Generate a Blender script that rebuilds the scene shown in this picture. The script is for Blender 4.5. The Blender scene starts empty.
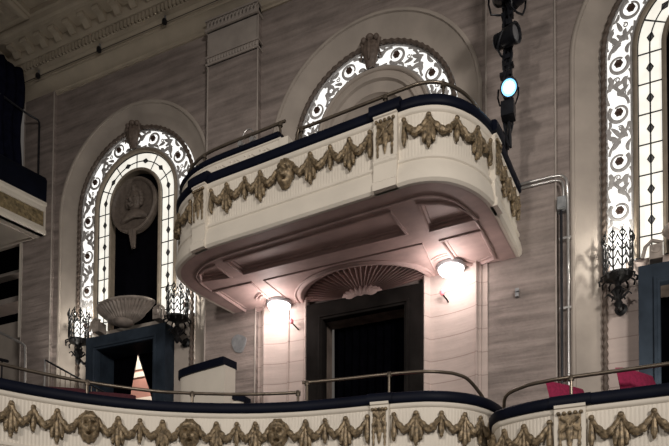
import bpy, bmesh, math, random
from mathutils import Vector, Matrix
random.seed(7)
PI = math.pi
COL = bpy.context.scene.collection
sc = bpy.context.scene

# ------------------------------------------------------------------ helpers
class MB:
    """collects geometry, then links it as ONE mesh object"""
    def __init__(self, f=None): self.v = []; self.f = []; self.map = f
    def grid(self, rows, close_u=False, close_v=False):
        n = len(rows); m = len(rows[0]); b = len(self.v)
        for r in rows: self.v += [tuple(p) for p in r]
        for i in range(n if close_u else n - 1):
            for j in range(m if close_v else m - 1):
                i2 = (i + 1) % n; j2 = (j + 1) % m
                self.f.append((b + i*m + j, b + i*m + j2, b + i2*m + j2, b + i2*m + j))
        return self
    def poly(self, pts):
        b = len(self.v); self.v += [tuple(p) for p in pts]; self.f.append(tuple(range(b, b + len(pts)))); return self
    def box(self, x0, x1, y0, y1, z0, z1):
        b = len(self.v)
        self.v += [(x, y, z) for z in (z0, z1) for y in (y0, y1) for x in (x0, x1)]
        for q in ((0,2,3,1),(4,5,7,6),(0,1,5,4),(2,6,7,3),(0,4,6,2),(1,3,7,5)): self.f.append(tuple(b + i for i in q))
        return self
    def tube(self, pts, r, n=8, flat=1.0, cap=True, closed=False, up=None):
        """tube along pts; r a number or f(t); flat scales the third axis"""
        P = [Vector(p) for p in pts]; rows = []; N = len(P); prev = None
        for i, p in enumerate(P):
            a = P[i-1] if (i > 0 or closed) else P[0]; c = P[(i+1) % N] if (i < N-1 or closed) else P[-1]
            t = (c - a)
            t = t.normalized() if t.length > 1e-9 else Vector((0,0,1))
            ref = Vector(up) if up else (prev if prev else (Vector((0,0,1)) if abs(t.z) < .9 else Vector((0,1,0))))
            u = ref - t * ref.dot(t)
            if u.length < 1e-6: u = t.orthogonal()
            u.normalize(); w = t.cross(u); prev = u
            rr = r(i / max(1, N-1)) if callable(r) else r
            rows.append([p + u*(rr*flat*math.cos(2*PI*k/n)) + w*(rr*math.sin(2*PI*k/n)) for k in range(n)])
        b = len(self.v)
        self.grid(rows, close_u=closed, close_v=True)
        if cap and not closed:
            self.f.append(tuple(b + k for k in range(n))); self.f.append(tuple(b + (N-1)*n + k for k in reversed(range(n))))
        return self
    def ball(self, c, rx, ry=None, rz=None, nu=8, nv=12, fn=None):
        ry = rx if ry is None else ry; rz = rx if rz is None else rz
        rows = []
        for i in range(nu + 1):
            th = PI*i/nu; row = []
            for j in range(nv):
                ph = 2*PI*j/nv; k = fn(th, ph) if fn else 1
                row.append((c[0] + k*rx*math.sin(th)*math.cos(ph), c[1] + k*ry*math.sin(th)*math.sin(ph), c[2] + k*rz*math.cos(th)))
            rows.append(row)
        return self.grid(rows, close_v=True)
    def lathe(self, prof, c=(0,0,0), n=24, axis='z', a0=0, a1=2*PI, fn=None):
        full = abs(a1 - a0 - 2*PI) < 1e-6; rows = []
        for (r, h) in prof:
            row = []
            for j in range(n if full else n + 1):
                a = a0 + (a1 - a0)*j/n; k = r*(fn(a, h) if fn else 1)
                q = (k*math.cos(a), k*math.sin(a), h)
                if axis == 'y': q = (q[0], q[2], q[1])
                if axis == 'x': q = (q[2], q[0], q[1])
                row.append((c[0]+q[0], c[1]+q[1], c[2]+q[2]))
            rows.append(row)
        return self.grid(rows, close_v=full)
    def fill(self, outer, holes, f):
        """planar fill of 2D outline with holes; f maps (a,b) -> 3D"""
        bm = bmesh.new(); edges = []
        for loop in [outer] + list(holes):
            vs = [bm.verts.new((p[0], p[1], 0)) for p in loop]
            for i in range(len(vs)): edges.append(bm.edges.new((vs[i], vs[(i+1) % len(vs)])))
        bmesh.ops.triangle_fill(bm, edges=edges, use_beauty=True, use_dissolve=False)
        bm.verts.index_update(); b = len(self.v)
        self.v += [tuple(f(v.co.x, v.co.y)) for v in bm.verts]
        for fc in bm.faces: self.f.append(tuple(b + v.index for v in fc.verts))
        bm.free(); return self
    def build(self, name, mat, parent=None, smooth=True, sharp=40, recalc=True):
        vs = [self.map(*p) for p in self.v] if self.map else self.v
        me = bpy.data.meshes.new(name)
        if recalc:
            bm = bmesh.new(); bv = [bm.verts.new(p) for p in vs]
            for q in self.f:
                try: bm.faces.new([bv[i] for i in q])
                except ValueError: pass
            bmesh.ops.remove_doubles(bm, verts=bm.verts, dist=1e-5)
            bmesh.ops.recalc_face_normals(bm, faces=bm.faces)
            bm.to_mesh(me); bm.free()
        else:
            me.from_pydata([tuple(p) for p in vs], [], self.f)
        me.materials.append(mat)
        if smooth:
            me.shade_smooth(); me.set_sharp_from_angle(angle=math.radians(sharp))
        o = bpy.data.objects.new(name, me); COL.objects.link(o)
        if parent:
            o.parent = parent
            o.matrix_parent_inverse = world(parent).inverted()
        return o
def world(o):
    m = Matrix.LocRotScale(o.location, o.rotation_euler, o.scale)
    if o.parent: m = world(o.parent) @ o.matrix_parent_inverse @ m
    return m
def tag(o, label=None, cat=None, group=None, kind=None):
    if label: o['label'] = label
    if cat: o['category'] = cat
    if group: o['group'] = group
    if kind: o['kind'] = kind
    return o
def thing(name, label, cat, loc=(0,0,0), group=None, rz=0):
    o = bpy.data.objects.new(name, None); COL.objects.link(o); o.empty_display_size = .1
    o.location = loc; o.rotation_euler = (0,0,rz)
    return tag(o, label, cat, group)
def struct(o, label, cat): return tag(o, label, cat, None, 'structure')
def copy_tree(o, parent=None):
    c = o.copy(); COL.objects.link(c)
    if parent:
        c.parent = parent
        c.matrix_parent_inverse = o.matrix_parent_inverse.copy()
    for ch in [x for x in COL.objects if x.parent == o]: copy_tree(ch, c)
    return c

def spot(name, loc, aim, energy, size, blend, colr, soft=.3):
    l = bpy.data.lights.new(name, 'SPOT'); l.energy = energy; l.spot_size = math.radians(size); l.spot_blend = blend; l.color = colr; l.shadow_soft_size = soft
    o = bpy.data.objects.new(name, l); COL.objects.link(o); o.location = loc
    o.rotation_euler = (Vector(aim) - Vector(loc)).to_track_quat('-Z', 'Y').to_euler(); return o

# ------------------------------------------------------------------ materials
def mat(name, base, rough=.6, metal=0., noise=None, bump=None, spec=.4, fn=None, emit=None):
    """noise=(scale, amount, stretch) mottles the colour; bump=(scale, strength, stretch)"""
    m = bpy.data.materials.new(name); m.use_nodes = True
    nt = m.node_tree; N = nt.nodes; L = nt.links; b = N['Principled BSDF']
    b.inputs['Roughness'].default_value = rough; b.inputs['Metallic'].default_value = metal
    b.inputs['Specular IOR Level'].default_value = spec
    b.inputs['Base Color'].default_value = (*base, 1)
    tc = N.new('ShaderNodeTexCoord')
    def nz(scale, stretch, detail=5):
        mp = N.new('ShaderNodeMapping'); mp.inputs['Scale'].default_value = stretch or (1,1,1)
        L.new(tc.outputs['Object'], mp.inputs['Vector'])
        t = N.new('ShaderNodeTexNoise'); t.inputs['Scale'].default_value = scale; t.inputs['Detail'].default_value = detail
        L.new(mp.outputs['Vector'], t.inputs['Vector']); return t
    if noise:
        t = nz(noise[0], noise[2] if len(noise) > 2 else None)
        r = N.new('ShaderNodeValToRGB'); a = noise[1]
        r.color_ramp.elements[0].position = .3; r.color_ramp.elements[1].position = .7
        r.color_ramp.elements[0].color = (*[c*(1-a) for c in base], 1); r.color_ramp.elements[1].color = (*[min(1, c*(1+a)) for c in base], 1)
        L.new(t.outputs['Fac'], r.inputs['Fac']); L.new(r.outputs['Color'], b.inputs['Base Color'])
    if bump:
        t = nz(bump[0], bump[2] if len(bump) > 2 else None)
        bp = N.new('ShaderNodeBump'); bp.inputs['Strength'].default_value = bump[1]; bp.inputs['Distance'].default_value = bump[3] if len(bump) > 3 else .02
        L.new(t.outputs['Fac'], bp.inputs['Height']); L.new(bp.outputs['Normal'], b.inputs['Normal'])
    if emit:
        b.inputs['Emission Color'].default_value = (*emit[0], 1); b.inputs['Emission Strength'].default_value = emit[1]
    return m
def stone(name, base, joint=.345, z0=0., rake_tone=.25, bumpy=.5):
    """coursed plaster-faced stone: long wavy trowel ridges, their raking light and shade put into the colour, and thin course joints"""
    m = bpy.data.materials.new(name); m.use_nodes = True
    nt = m.node_tree; N = nt.nodes; L = nt.links; b = N['Principled BSDF']
    b.inputs['Roughness'].default_value = .8; b.inputs['Specular IOR Level'].default_value = .2
    tc = N.new('ShaderNodeTexCoord'); sep = N.new('ShaderNodeSeparateXYZ'); L.new(tc.outputs['Object'], sep.inputs[0])
    def nz(scale, st, det=4):
        mp = N.new('ShaderNodeMapping'); mp.inputs['Scale'].default_value = st; L.new(tc.outputs['Object'], mp.inputs['Vector'])
        t = N.new('ShaderNodeTexNoise'); t.inputs['Scale'].default_value = scale; t.inputs['Detail'].default_value = det
        L.new(mp.outputs['Vector'], t.inputs['Vector']); return t.outputs['Fac']
    def mth(op, a, b_=None, c=None):
        n = N.new('ShaderNodeMath'); n.operation = op
        for i, x in enumerate((a, b_, c)):
            if x is None: continue
            if isinstance(x, (int, float)): n.inputs[i].default_value = x
            else: L.new(x, n.inputs[i])
        return n.outputs[0]
    a = nz(1.0, (.75, .75, 8.5), 3); c = nz(3.0, (1, 1, 1.4), 6); d = nz(22, (1,1,1), 3)
    h = mth('ADD', mth('MULTIPLY', a, .62), mth('ADD', mth('MULTIPLY', c, .28), mth('MULTIPLY', d, .10)))
    r = N.new('ShaderNodeValToRGB'); e = r.color_ramp.elements
    e[0].position = .36; e[1].position = .62
    e[0].color = (*[x*(1-rake_tone) for x in base], 1); e[1].color = (*[min(1, x*(1+rake_tone)) for x in base], 1)  # ramp paints raking light on the ridges and shade in the hollows
    L.new(h, r.inputs['Fac'])
    col = r.outputs['Color']; hh = h
    if joint:
        q = mth('FRACT', mth('DIVIDE', mth('SUBTRACT', sep.outputs['Z'], z0), joint))
        j = mth('LESS_THAN', mth('ABSOLUTE', mth('SUBTRACT', q, .5)), .022)
        mx = N.new('ShaderNodeMix'); mx.data_type = 'RGBA'; L.new(mth('MULTIPLY', j, .5), mx.inputs[0])
        L.new(col, mx.inputs[6]); mx.inputs[7].default_value = (base[0]*.45, base[1]*.38, base[2]*.36, 1); col = mx.outputs[2]
        hh = mth('SUBTRACT', h, mth('MULTIPLY', j, .12))
    L.new(col, b.inputs['Base Color'])
    bp = N.new('ShaderNodeBump'); bp.inputs['Strength'].default_value = bumpy; bp.inputs['Distance'].default_value = .06
    L.new(hh, bp.inputs['Height']); L.new(bp.outputs['Normal'], b.inputs['Normal'])
    return m
def glow(name, colr, strength, noise=None):
    m = bpy.data.materials.new(name); m.use_nodes = True
    nt = m.node_tree; N = nt.nodes; L = nt.links; b = N['Principled BSDF']
    b.inputs['Base Color'].default_value = (*[c*.6 for c in colr], 1)
    b.inputs['Emission Color'].default_value = (*colr, 1); b.inputs['Emission Strength'].default_value = strength
    if noise:
        tc = N.new('ShaderNodeTexCoord'); t = N.new('ShaderNodeTexNoise'); t.inputs['Scale'].default_value = noise[0]
        L.new(tc.outputs['Object'], t.inputs['Vector'])
        r = N.new('ShaderNodeValToRGB'); r.color_ramp.elements[0].position = .35; r.color_ramp.elements[1].position = .65
        r.color_ramp.elements[0].color = (*[c*(1-noise[1]) for c in colr], 1); r.color_ramp.elements[1].color = (*colr, 1)
        L.new(t.outputs['Fac'], r.inputs['Fac']); L.new(r.outputs['Color'], b.inputs['Emission Color'])
    return m

WALL   = stone('wall_stone', (.275, .232, .212), 0, .1, .30, 1.0)
NICHE  = stone('niche_stone', (.50, .42, .385), .345, .1, .08, .25)
SMOOTH = mat('smooth_plaster', (.41, .36, .315), .75, noise=(2.5, .12), bump=(9, .12))
TRIM   = mat('plaster_trim', (.40, .355, .32), .7, noise=(4, .12), bump=(14, .15))
CORN   = mat('cornice_plaster', (.46, .40, .315), .75, noise=(3, .10), bump=(10, .15))
CREAM  = mat('cream_paint', (.70, .645, .56), .55, noise=(2.2, .06), bump=(30, .05))
SOFFIT = mat('soffit_plaster', (.475, .35, .325), .6, noise=(2.6, .16, (1, 1.6, 1)), bump=(7, .15))
GOLD   = mat('bronze_gold', (.205, .155, .095), .46, .35, noise=(26, .7), bump=(60, .35, None, .01))
NAVY   = mat('navy_vinyl', (.004, .0055, .013), .5, noise=(4, .2), spec=.10)
BRASS  = mat('aged_brass', (.165, .135, .105), .36, .7, noise=(6, .2))
ROPE   = mat('rope_plaster', (.115, .088, .072), .6, noise=(20, .25))
GRILLE = mat('grille_plaster', (.42, .41, .405), .6, noise=(14, .2), bump=(30, .2))
ROSE   = mat('rosette_brown', (.075, .045, .035), .5, noise=(40, .4))
FRAME  = mat('window_frame', (.27, .225, .175), .5, noise=(8, .15))
LEAD   = mat('lead_came', (.02, .02, .022), .5)
DIAM   = mat('smoked_diamond', (.16, .16, .17), .3)
DARK   = mat('void_black', (.003, .003, .0045), 1, noise=(5, .2), spec=.0)  # black standing in for the unlit depth of openings
BRONZE = mat('medallion_bronze', (.125, .10, .083), .55, noise=(16, .25), bump=(22, .2))
SHIELD = mat('cartouche_brown', (.15, .115, .095), .55, noise=(20, .3), bump=(25, .3))
BLUEST = mat('blue_stone', (.026, .036, .050), .5, noise=(3, .35), bump=(8, .1), spec=.06)
BLACKST = mat('black_marble', (.012, .0105, .0098), .45, noise=(3, .4), spec=.03)
JAMB   = mat('jamb_stone', (.16, .13, .11), .6, noise=(6, .35, (1,1,.4)), spec=.15)
CURT   = mat('black_curtain', (.0015, .0015, .0025), 1, noise=(9, .3), spec=.0)
DRAPE  = mat('navy_drape', (.008, .009, .020), 1, noise=(9, .3), spec=.0)
IRON   = mat('wrought_iron', (.012, .012, .013), .45, .4, noise=(30, .3))
BLACKM = mat('black_metal', (.012, .013, .017), .35, .2, noise=(20, .3))
SEATR  = mat('red_plush', (.25, .012, .055), .85, noise=(30, .25), bump=(80, .2))
SEATD  = mat('maroon_plush', (.050, .008, .014), .85, noise=(30, .25), bump=(80, .2))
STEEL  = mat('galvanised_pipe', (.62, .61, .60), .3, .8, noise=(8, .15))
ZINC   = mat('grey_zinc', (.30, .31, .32), .45, .4, noise=(12, .2))
URN    = mat('urn_plaster', (.29, .25, .22), .6, noise=(9, .25), bump=(18, .2))
FLOORM = mat('floor_carpet', (.09, .03, .035), .95, noise=(30, .3))
PINK   = mat('pink_lamp_glass', (.8, .25, .30), .3, noise=(20, .1))
GOLDP  = mat('gold_relief_panel', (.26, .20, .11), .55, .3, noise=(13, .55), bump=(16, .9, None, .04))
CORRW  = mat('corridor_plaster', (.38, .20, .16), .8, noise=(3, .15))
W_GLOW = glow('backlit_opal', (1.0, .985, .95), 1.15, (2.5, .12))
G_GLOW = glow('backlit_leaded_glass', (.95, .915, .82), .92, (5, .14))
C_GLOW = glow('cage_window_light', (1.0, .97, .92), 1.4)  # glow for window light seen through the sconce cages
DOMEG  = glow('lamp_opal_glass', (1.0, .94, .92), 6.0)
LEDG   = glow('cold_blue_led', (.20, .58, 1.0), 2.6)
LEDW   = glow('cold_white_led', (.80, .93, 1.0), 6.0)

# ------------------------------------------------------------------ paths and surface maps
def crom(pts, n=14):
    P = [Vector(p) for p in pts]; P = [2*P[0]-P[1]] + P + [2*P[-1]-P[-2]]; out = []
    for i in range(1, len(P)-2):
        a, b, c, d = P[i-1], P[i], P[i+1], P[i+2]
        for k in range(n):
            t = k/n
            out.append(.5*((2*b)+(c-a)*t+(2*a-5*b+4*c-d)*t*t+(3*b-a-3*c+d)*t**3))
    out.append(P[-2]); return out
class Path:
    def __init__(self, pts, n=24):
        self.p = crom(pts, n); self.s = [0.]
        for a, b in zip(self.p, self.p[1:]): self.s.append(self.s[-1] + (b-a).length)
        self.L = self.s[-1]
    def at(self, s):
        import bisect
        s = max(0., min(self.L - 1e-6, s)); i = min(len(self.p)-2, max(0, bisect.bisect_right(self.s, s) - 1))
        t = (s - self.s[i])/max(1e-9, self.s[i+1]-self.s[i]); p = self.p[i].lerp(self.p[i+1], t)
        a = self.p[max(0, i-2)]; b = self.p[min(len(self.p)-1, i+3)]
        d = (b - a).normalized(); return p, Vector((d.y, -d.x))
    def map(self, s, z, d):
        p, n = self.at(s); return (p.x + n.x*d, p.y + n.y*d, z)
    def inset(self, d, s0=None, s1=None, n=80):
        s0 = 0 if s0 is None else s0; s1 = self.L if s1 is None else s1
        return [self.map(s0 + (s1-s0)*i/n, 0, -d)[:2] for i in range(n+1)]
def sweep(path, prof, s0, s1, ds, name, m, parent, closed=False, sharp=35, flute=None):
    """profile rows of (z, d) swept along the path between s0 and s1"""
    n = max(2, int((s1-s0)/ds)); mb = MB(); rows = []
    for (z, d, *fl) in prof:
        row = []
        for i in range(n+1):
            s = s0 + (s1-s0)*i/n
            dd = d + (flute(s) if (fl and flute) else 0)
            row.append(path.map(s, z, dd))
        rows.append(row)
    mb.grid(rows, close_u=closed)
    if closed:
        mb.poly([r[0] for r in rows]); mb.poly([r[-1] for r in rows])
    return mb.build(name, m, parent, sharp=sharp)

# ornament on a curved front: everything is modelled in (s, z, d) and wrapped on the path
def swag(path, s0, s1, zp, sag, parent, d0=.0, k=1.):
    mb = MB(path.map); pts = []
    n = 18; w = s1 - s0
    for i in range(n+1):
        t = i/n; q = 4*t*(1-t); v = .5*q + .5*(1 - abs(2*t-1)**1.15)
        pts.append((s0 + w*t, zp - sag*v, d0 + .022 + .02*q))
    mb.tube(pts, lambda t: k*(.019 + .026*(4*t*(1-t))**1.2 + .006*math.sin(t*31)), n=8, up=(0,0,1))
    for i in range(5):                                                  # fruit lumps low on the garland
        t = .30 + .1*i; q = 4*t*(1-t)
        mb.ball((s0 + w*t + .008*(-1)**i, zp - sag*q**.8 - .014 + .016*(i % 2), d0 + .042), .025*k, .030*k, .024*k, 5, 8)
    return mb.build('swag', GOLD, parent)
def drop(path, s, zp, ln, parent, wide=False, d0=0., half=0):
    mb = MB(path.map)
    def lobe(s1, l, r, ds=0.):
        pts = [(s + s1*(.35 + .65*t/8) + ds, zp - l*t/8, d0 + .022) for t in range(9)]
        mb.tube(pts, lambda t: r*(.45 + .75*t**.8 - .55*max(0, t-.82)/.18 + .08*math.sin(t*25)), n=8, up=(0,0,1))
        mb.ball((s + s1 + ds, zp - l - .01, d0 + .022), r*.65, r*.8, r*.9, 5, 8)
    if wide:
        lobe(0, ln, .036)
        if half <= 0: lobe(-.058, ln*.82, .033)
        if half >= 0: lobe(.058, ln*.82, .033)
        mb.ball((s, zp + .005, d0 + .03), .034, .034, .026, 6, 10)
    else:
        lobe(0, ln*.78, .034); mb.ball((s, zp + .004, d0 + .028), .032, .032, .024, 6, 10)
    return mb.build('tassel_drop', GOLD, parent)
def mask(path, s, zc, parent, w=.135, h=.205, mood=1, d0=0.):
    """theatre mask: a face in relief with hollow eyes, open mouth and curls of hair"""
    mb = MB(path.map); rows = []; nr = 13; na = 30
    def g(x, y, cx, cy, rx, ry): return math.exp(-(((x-cx)/rx)**2 + ((y-cy)/ry)**2))
    for i in range(nr+1):
        r = i/nr; row = []
        for j in range(na):
            a = 2*PI*j/na; x = r*math.cos(a); y = r*math.sin(a)
            dep = .10*math.sqrt(max(0, 1 - r**2.6)) + .006
            dep += .050*g(x, y, 0, -.02, .11, .26) + .022*g(x, y, 0, -.16, .20, .10)                  # nose
            for e in (-1, 1):
                dep -= .052*g(x, y, e*.36, .13, .15, .075); dep += .032*g(x, y, e*.36, .30 + .05*mood, .28, .07)   # eye, brow
                dep += .016*g(x, y, e*.44, -.16, .20, .18)                                             # cheek
            dep -= .080*g(x, y, 0, -.47 + mood*.16*(abs(x)*1.6)**2, .27, .085); dep += .022*g(x, y, 0, -.33, .26, .05); dep += .020*g(x, y, 0, -.63, .24, .06)                          # mouth
            dep += .018*g(x, y, 0, -.74, .25, .14)
            rr = 1 + (.05*math.sin(a*11) if r > .9 else 0)
            if y > .62 - .25*x*x: dep += .012 + .012*math.sin(a*17 + r*9)*min(1, r*1.2)
            row.append((s + x*w*rr*(1 - .12*max(0, -y)), zc + y*h*rr, d0 + max(.0, dep)))
        rows.append(row)
    mb.grid(rows, close_v=True)
    return mb.build('mask', GOLD, parent)
def pilaster(path, s0, s1, zb, zt, parent, d=.05, ornament=True):
    mb = MB(path.map); sm = (s0+s1)/2
    prof = [(zb, -.02), (zb, d+.03), (zb+.09, d+.035), (zb+.12, d+.01), (zb+.33, d), (zb+.35, d+.018), (zb+.38, d+.018), (zb+.40, d), (zt-.04, d), (zt-.03, d+.02), (zt, d+.025), (zt, -.04)]
    n = 6
    rows = [[(s0 + (s1-s0)*i/n, z, dd) for i in range(n+1)] for z, dd in prof]
    mb.grid(rows)
    for sx in (s0, s1): mb.grid([[(sx, z, -.04) for z, dd in prof], [(sx, z, dd) for z, dd in prof]])
    o = mb.build('pilaster', CREAM, parent, sharp=30)
    if ornament:
        hw = (s1-s0)*.36; g = MB(path.map); top = zt - .10; bot = zb + .40
        H = top - bot
        g.grid([[(sm - hw + 2*hw*i/8, z, d + .008 + .008*math.sin(i*2.3 + k*1.7)) for i in range(9)] for k, z in enumerate([top - H*.62*q/10 for q in range(11)])])
        for k in range(5): g.ball((sm - hw + 2*hw*k/4, top + .008, d+.018), .024, .022, .02, 5, 8)
        g.tube([(sm, top - H*.3 - H*.62*t/8, d+.014) for t in range(9)], lambda t: .045*(1-t)**.7 + .006, n=8, up=(0,0,1), flat=.5)
        for e in (-1, 1):
            g.tube([(sm + e*hw*.85, top - H*.35 - H*.62*t/8, d+.014) for t in range(9)], lambda t: .022 - .010*t + .005*math.sin(t*22), n=8, up=(0,0,1), flat=.6)
            g.tube([(sm + e*hw*(.85 - .7*math.sin(PI*t/8)), top - H*.1 - H*.34*t/8, d+.02) for t in range(9)], .016, n=6)
        g.build('gold_ornament', GOLD, o)
    return o

# ------------------------------------------------------------------ main wall with its three arched bays
CX = (-8.70, -3.85, 1.01); ZS = 9.49; RO = 1.76; RR = 1.41; YW = .12
ZB = (7.06, 7.0, 6.50)                                   # foot of each window's grille
def arch_pts(cx, r, zb, n=36, zs=ZS):
    p = [(cx - r, zb)] + [(cx + r*math.cos(PI - PI*i/n), zs + r*math.sin(PI - PI*i/n)) for i in range(n+1)] + [(cx + r, zb)]
    return p
D2 = (-4.63, -3.18, 3.2, 6.37)
mb = MB()
holes = [arch_pts(CX[0], RO, 2.7), arch_pts(CX[1], RO, 7.0), arch_pts(CX[2], RO, 2.7), [(D2[0], D2[2]), (D2[0], D2[3]), (D2[1], D2[3]), (D2[1], D2[2])]]
mb.fill([(-11.44, 2.4), (-11.44, 12.3), (3.6, 12.3), (3.6, 2.4)], holes, lambda a, b: (a, 0, b))
struct(mb.build('wall_back', WALL, None, smooth=False), 'tall stone side wall, raking light painted on as streaks, behind the boxes', 'wall')
# return of the wall at the rear opening
struct(MB().box(-11.46, -11.44, 0, .8, 2.4, 12.3).build('wall_return', SMOOTH, None, smooth=False), 'narrow stone return beside the rear opening under the gallery', 'wall')

class Arch:
    """s runs up the left jamb, over the crown, down the right jamb at radius r; w outwards, d towards the room"""
    def __init__(self, cx, r, zb, y): self.cx, self.r, self.zb, self.y = cx, r, zb, y; self.j = ZS - zb; self.a = PI*r; self.L = 2*self.j + self.a
    def map(self, s, w, d):
        r = self.r + w
        if s < self.j: return (self.cx - r, self.y - d, self.zb + s)
        if s > self.j + self.a: return (self.cx + r, self.y - d, self.zb + self.L - s)
        t = PI - (s - self.j)/self.r
        return (self.cx + r*math.cos(t), self.y - d, ZS + r*math.sin(t))
    def samples(self, n_arc=40, n_j=2):
        return [self.j*i/n_j for i in range(n_j)] + [self.j + self.a*i/n_arc for i in range(n_arc+1)] + [self.j + self.a + self.j*i/n_j for i in range(1, n_j+1)]
def band(A, w0, w1, d, name, m, parent):
    S = A.samples(); mb = MB(A.map); mb.grid([[(s, w, d) for s in S] for w in (w0, w1)]); return mb.build(name, m, parent)
def moulding(A, prof, name, m, parent, sharp=40):
    S = A.samples(48, 6); mb = MB(A.map); mb.grid([[(s, w, d) for s in S] for w, d in prof]); return mb.build(name, m, parent, sharp=sharp)
def rope(A, r, name, parent, pitch=.115):
    mb = MB(); n = int(A.L/.016); rows = []
    for i in range(n+1):
        s = A.L*i/n; row = []
        for k in range(10):
            a = 2*PI*k/10; rr = r*(1 + .22*math.cos(2*a - 2*PI*s/pitch))
            row.append(A.map(s, rr*math.cos(a), rr*math.sin(a)))
        rows.append(row)
    mb.grid(rows, close_v=True); return mb.build(name, ROPE, parent, sharp=180)

def scroll_grille(A, parent, hidden_below=None):
    mb = MB(A.map); mid = A.L/2; step = .70; w = .165
    for e in (-1, 1):
        S = A.samples(48, 8); mb.tube([(s, e*w, 0) for s in S], .020, n=6, up=(0,0,1))
    cs = []
    k = 0
    while True:
        q = .42 + .78*k if k < 3 else 1.98 + .70*(k - 2)
        if q > A.L/2 - .05: break
        cs += [mid - q, mid + q]; k += 1
    cs.sort()
    random.seed(3)
    def leaf(s, wv, ang, ln, r=.034):
        ln *= 1.25; r *= 1.02
        pts = [(s + ln*t/7*math.cos(ang) + .03*math.sin(PI*t/7)*math.sin(ang), wv + ln*t/7*math.sin(ang) + .03*math.sin(PI*t/7)*math.cos(ang), .002) for t in range(8)]
        pts = [(a, max(-w, min(w, b)), c) for a, b, c in pts]
        mb.tube(pts, lambda t: r*math.sin(PI*(.08 + .9*t))**.8 + .003, n=6, up=(0,0,1), flat=.45)
    for i, c in enumerate(cs):
        f = 1 if i % 2 else -1
        if c > mid: f = -f
        dirn = 1 if c < mid else -1
        # spiral round the rosette, running out into the vine
        pts = []
        for t in range(30):
            a = f*dirn*(-.6 + 6.0*t/29) + (PI if dirn < 0 else 0); r = .090 + .042*t/29
            pts.append((c + r*1.05*math.cos(a), r*math.sin(a), .0))
        mb.tube(pts, lambda t: .013 + .018*t, n=6, up=(0,0,1), flat=.7)
        # vine to the next scroll
        nx = c + dirn*step
        vp = []
        for t in range(17):
            u = t/16; vp.append((c + dirn*(.11 + .43*u), f*.125*math.cos(PI*u), .0))
        mb.tube(vp, lambda t: .024 - .006*abs(t-.5), n=6, up=(0,0,1), flat=.7)
        for (u, wv, an, ln, r) in ((.20, .10*f, -.9*f, .13, .030), (.26, -.02*f, .9*f, .15, .034), (.34, -.11*f, .35*f, .15, .032), (.42, .05*f, -1.9*f, .13, .030), (-.20, -.10*f, 2.4*f, .12, .028), (.14, -.12*f, -.2*f, .13, .028), (-.15, .12*f, 3.0*f, .12, .028), (.33, .10*f, .1*f, .14, .030), (.47, .12*f, 2.6*f, .10, .026), (.22, .13*f, .5*f, .10, .024), (.44, -.12*f, -2.8*f, .10, .026), (-.10, -.13*f, 3.3*f, .10, .022)):
            leaf(c + dirn*u, wv, an if dirn > 0 else PI - an, ln, r)
        for (u, wv) in ((.27, .06*f), (.38, -.04*f), (-.22, .02*f)):
            q = [(c + dirn*u + (.012+.028*t/12)*math.cos(.6*t), wv + (.012+.028*t/12)*math.sin(.6*t), 0) for t in range(13)]
            mb.tube(q, .009, n=5, up=(0,0,1))
    g = mb.build('scroll_grille', GRILLE, parent)
    for c in cs:
        if hidden_below and A.map(c, 0, 0)[2] < hidden_below: continue
        r = MB(); x, y, z = A.map(c, 0, .012)
        r.lathe([(.0, -.030), (.016, -.034), (.022, -.020), (.050, -.026), (.056, -.006), (.050, .006)], (x, y, z), n=18, axis='y', fn=lambda a, h: 1 + .10*math.cos(6*a))
        r.build('rosette', ROSE, g)
    return g
def leaded(A, w0, w1, parent):
    band(A, w0, w1, 0, 'leaded_glass', G_GLOW, parent)
    mb = MB(A.map); wm = (w0+w1)/2; S = A.samples(40, 4)
    mb.tube([(s, wm, .006) for s in S], .010, n=5, up=(0,0,1))
    for w in (w0+.01, w1-.01): mb.tube([(s, w, .006) for s in S], .012, n=5, up=(0,0,1))
    dm = MB(A.map); step = .43; n = int(A.L/2/step)
    for k in range(-n, n+1):
        s = A.L/2 + k*step
        if not .02 < s < A.L - .02: continue
        mb.tube([(s, w0, .006), (s, wm, .006), (s, w1, .006)], .010, n=5, up=(0,0,1))
    for k in range(-n, n+1):
        s = A.L/2 + k*step + step/2
        if not .05 < s < A.L - .05: continue
        h = .072; g = .042
        dm.grid([[(s-h, wm, .008), (s, wm+g, .008)], [(s, wm-g, .008), (s+h, wm, .008)]])
        mb.tube([(s-h, wm, .01), (s, wm+g, .01), (s+h, wm, .01), (s, wm-g, .01)], .009, n=4, closed=True, up=(0,0,1))
    c = mb.build('lead_came', LEAD, parent); dm.build('diamond_pane', DIAM, c)

def cartouche(cx, zc, y, parent):
    mb = MB()
    def fn(th, ph): return 1
    rows = []
    for i in range(13):
        v = i/12; wv = .15*(1 - .5*max(0, v-.35)/.65 - .25*max(0, .25-v)/.25)
        rows.append([(cx + wv*math.sin(a), y - .03 - .10*math.cos(a)*math.sin(PI*(.12+.8*v)), zc + .23 - .46*v) for a in [(-.5 + j/10)*PI for j in range(11)]])
    mb.grid(rows)
    for e in (-1, 1):
        mb.tube([(cx + e*(.16 - .03*math.sin(t*.5)), y - .05, zc + .22 - .30*t/8) for t in range(9)], lambda t: .030*(1-.6*t), n=8)
        mb.ball((cx + e*.11, y - .07, zc + .23), .05)
    mb.ball((cx, y - .08, zc + .25), .07, .06, .05)
    mb.tube([(cx, y - .12, zc + .20 - .34*t/8) for t in range(9)], lambda t: .035*math.sin(PI*(.1+.8*t)), n=8)
    return mb.build('keystone', SHIELD, parent)

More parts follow.
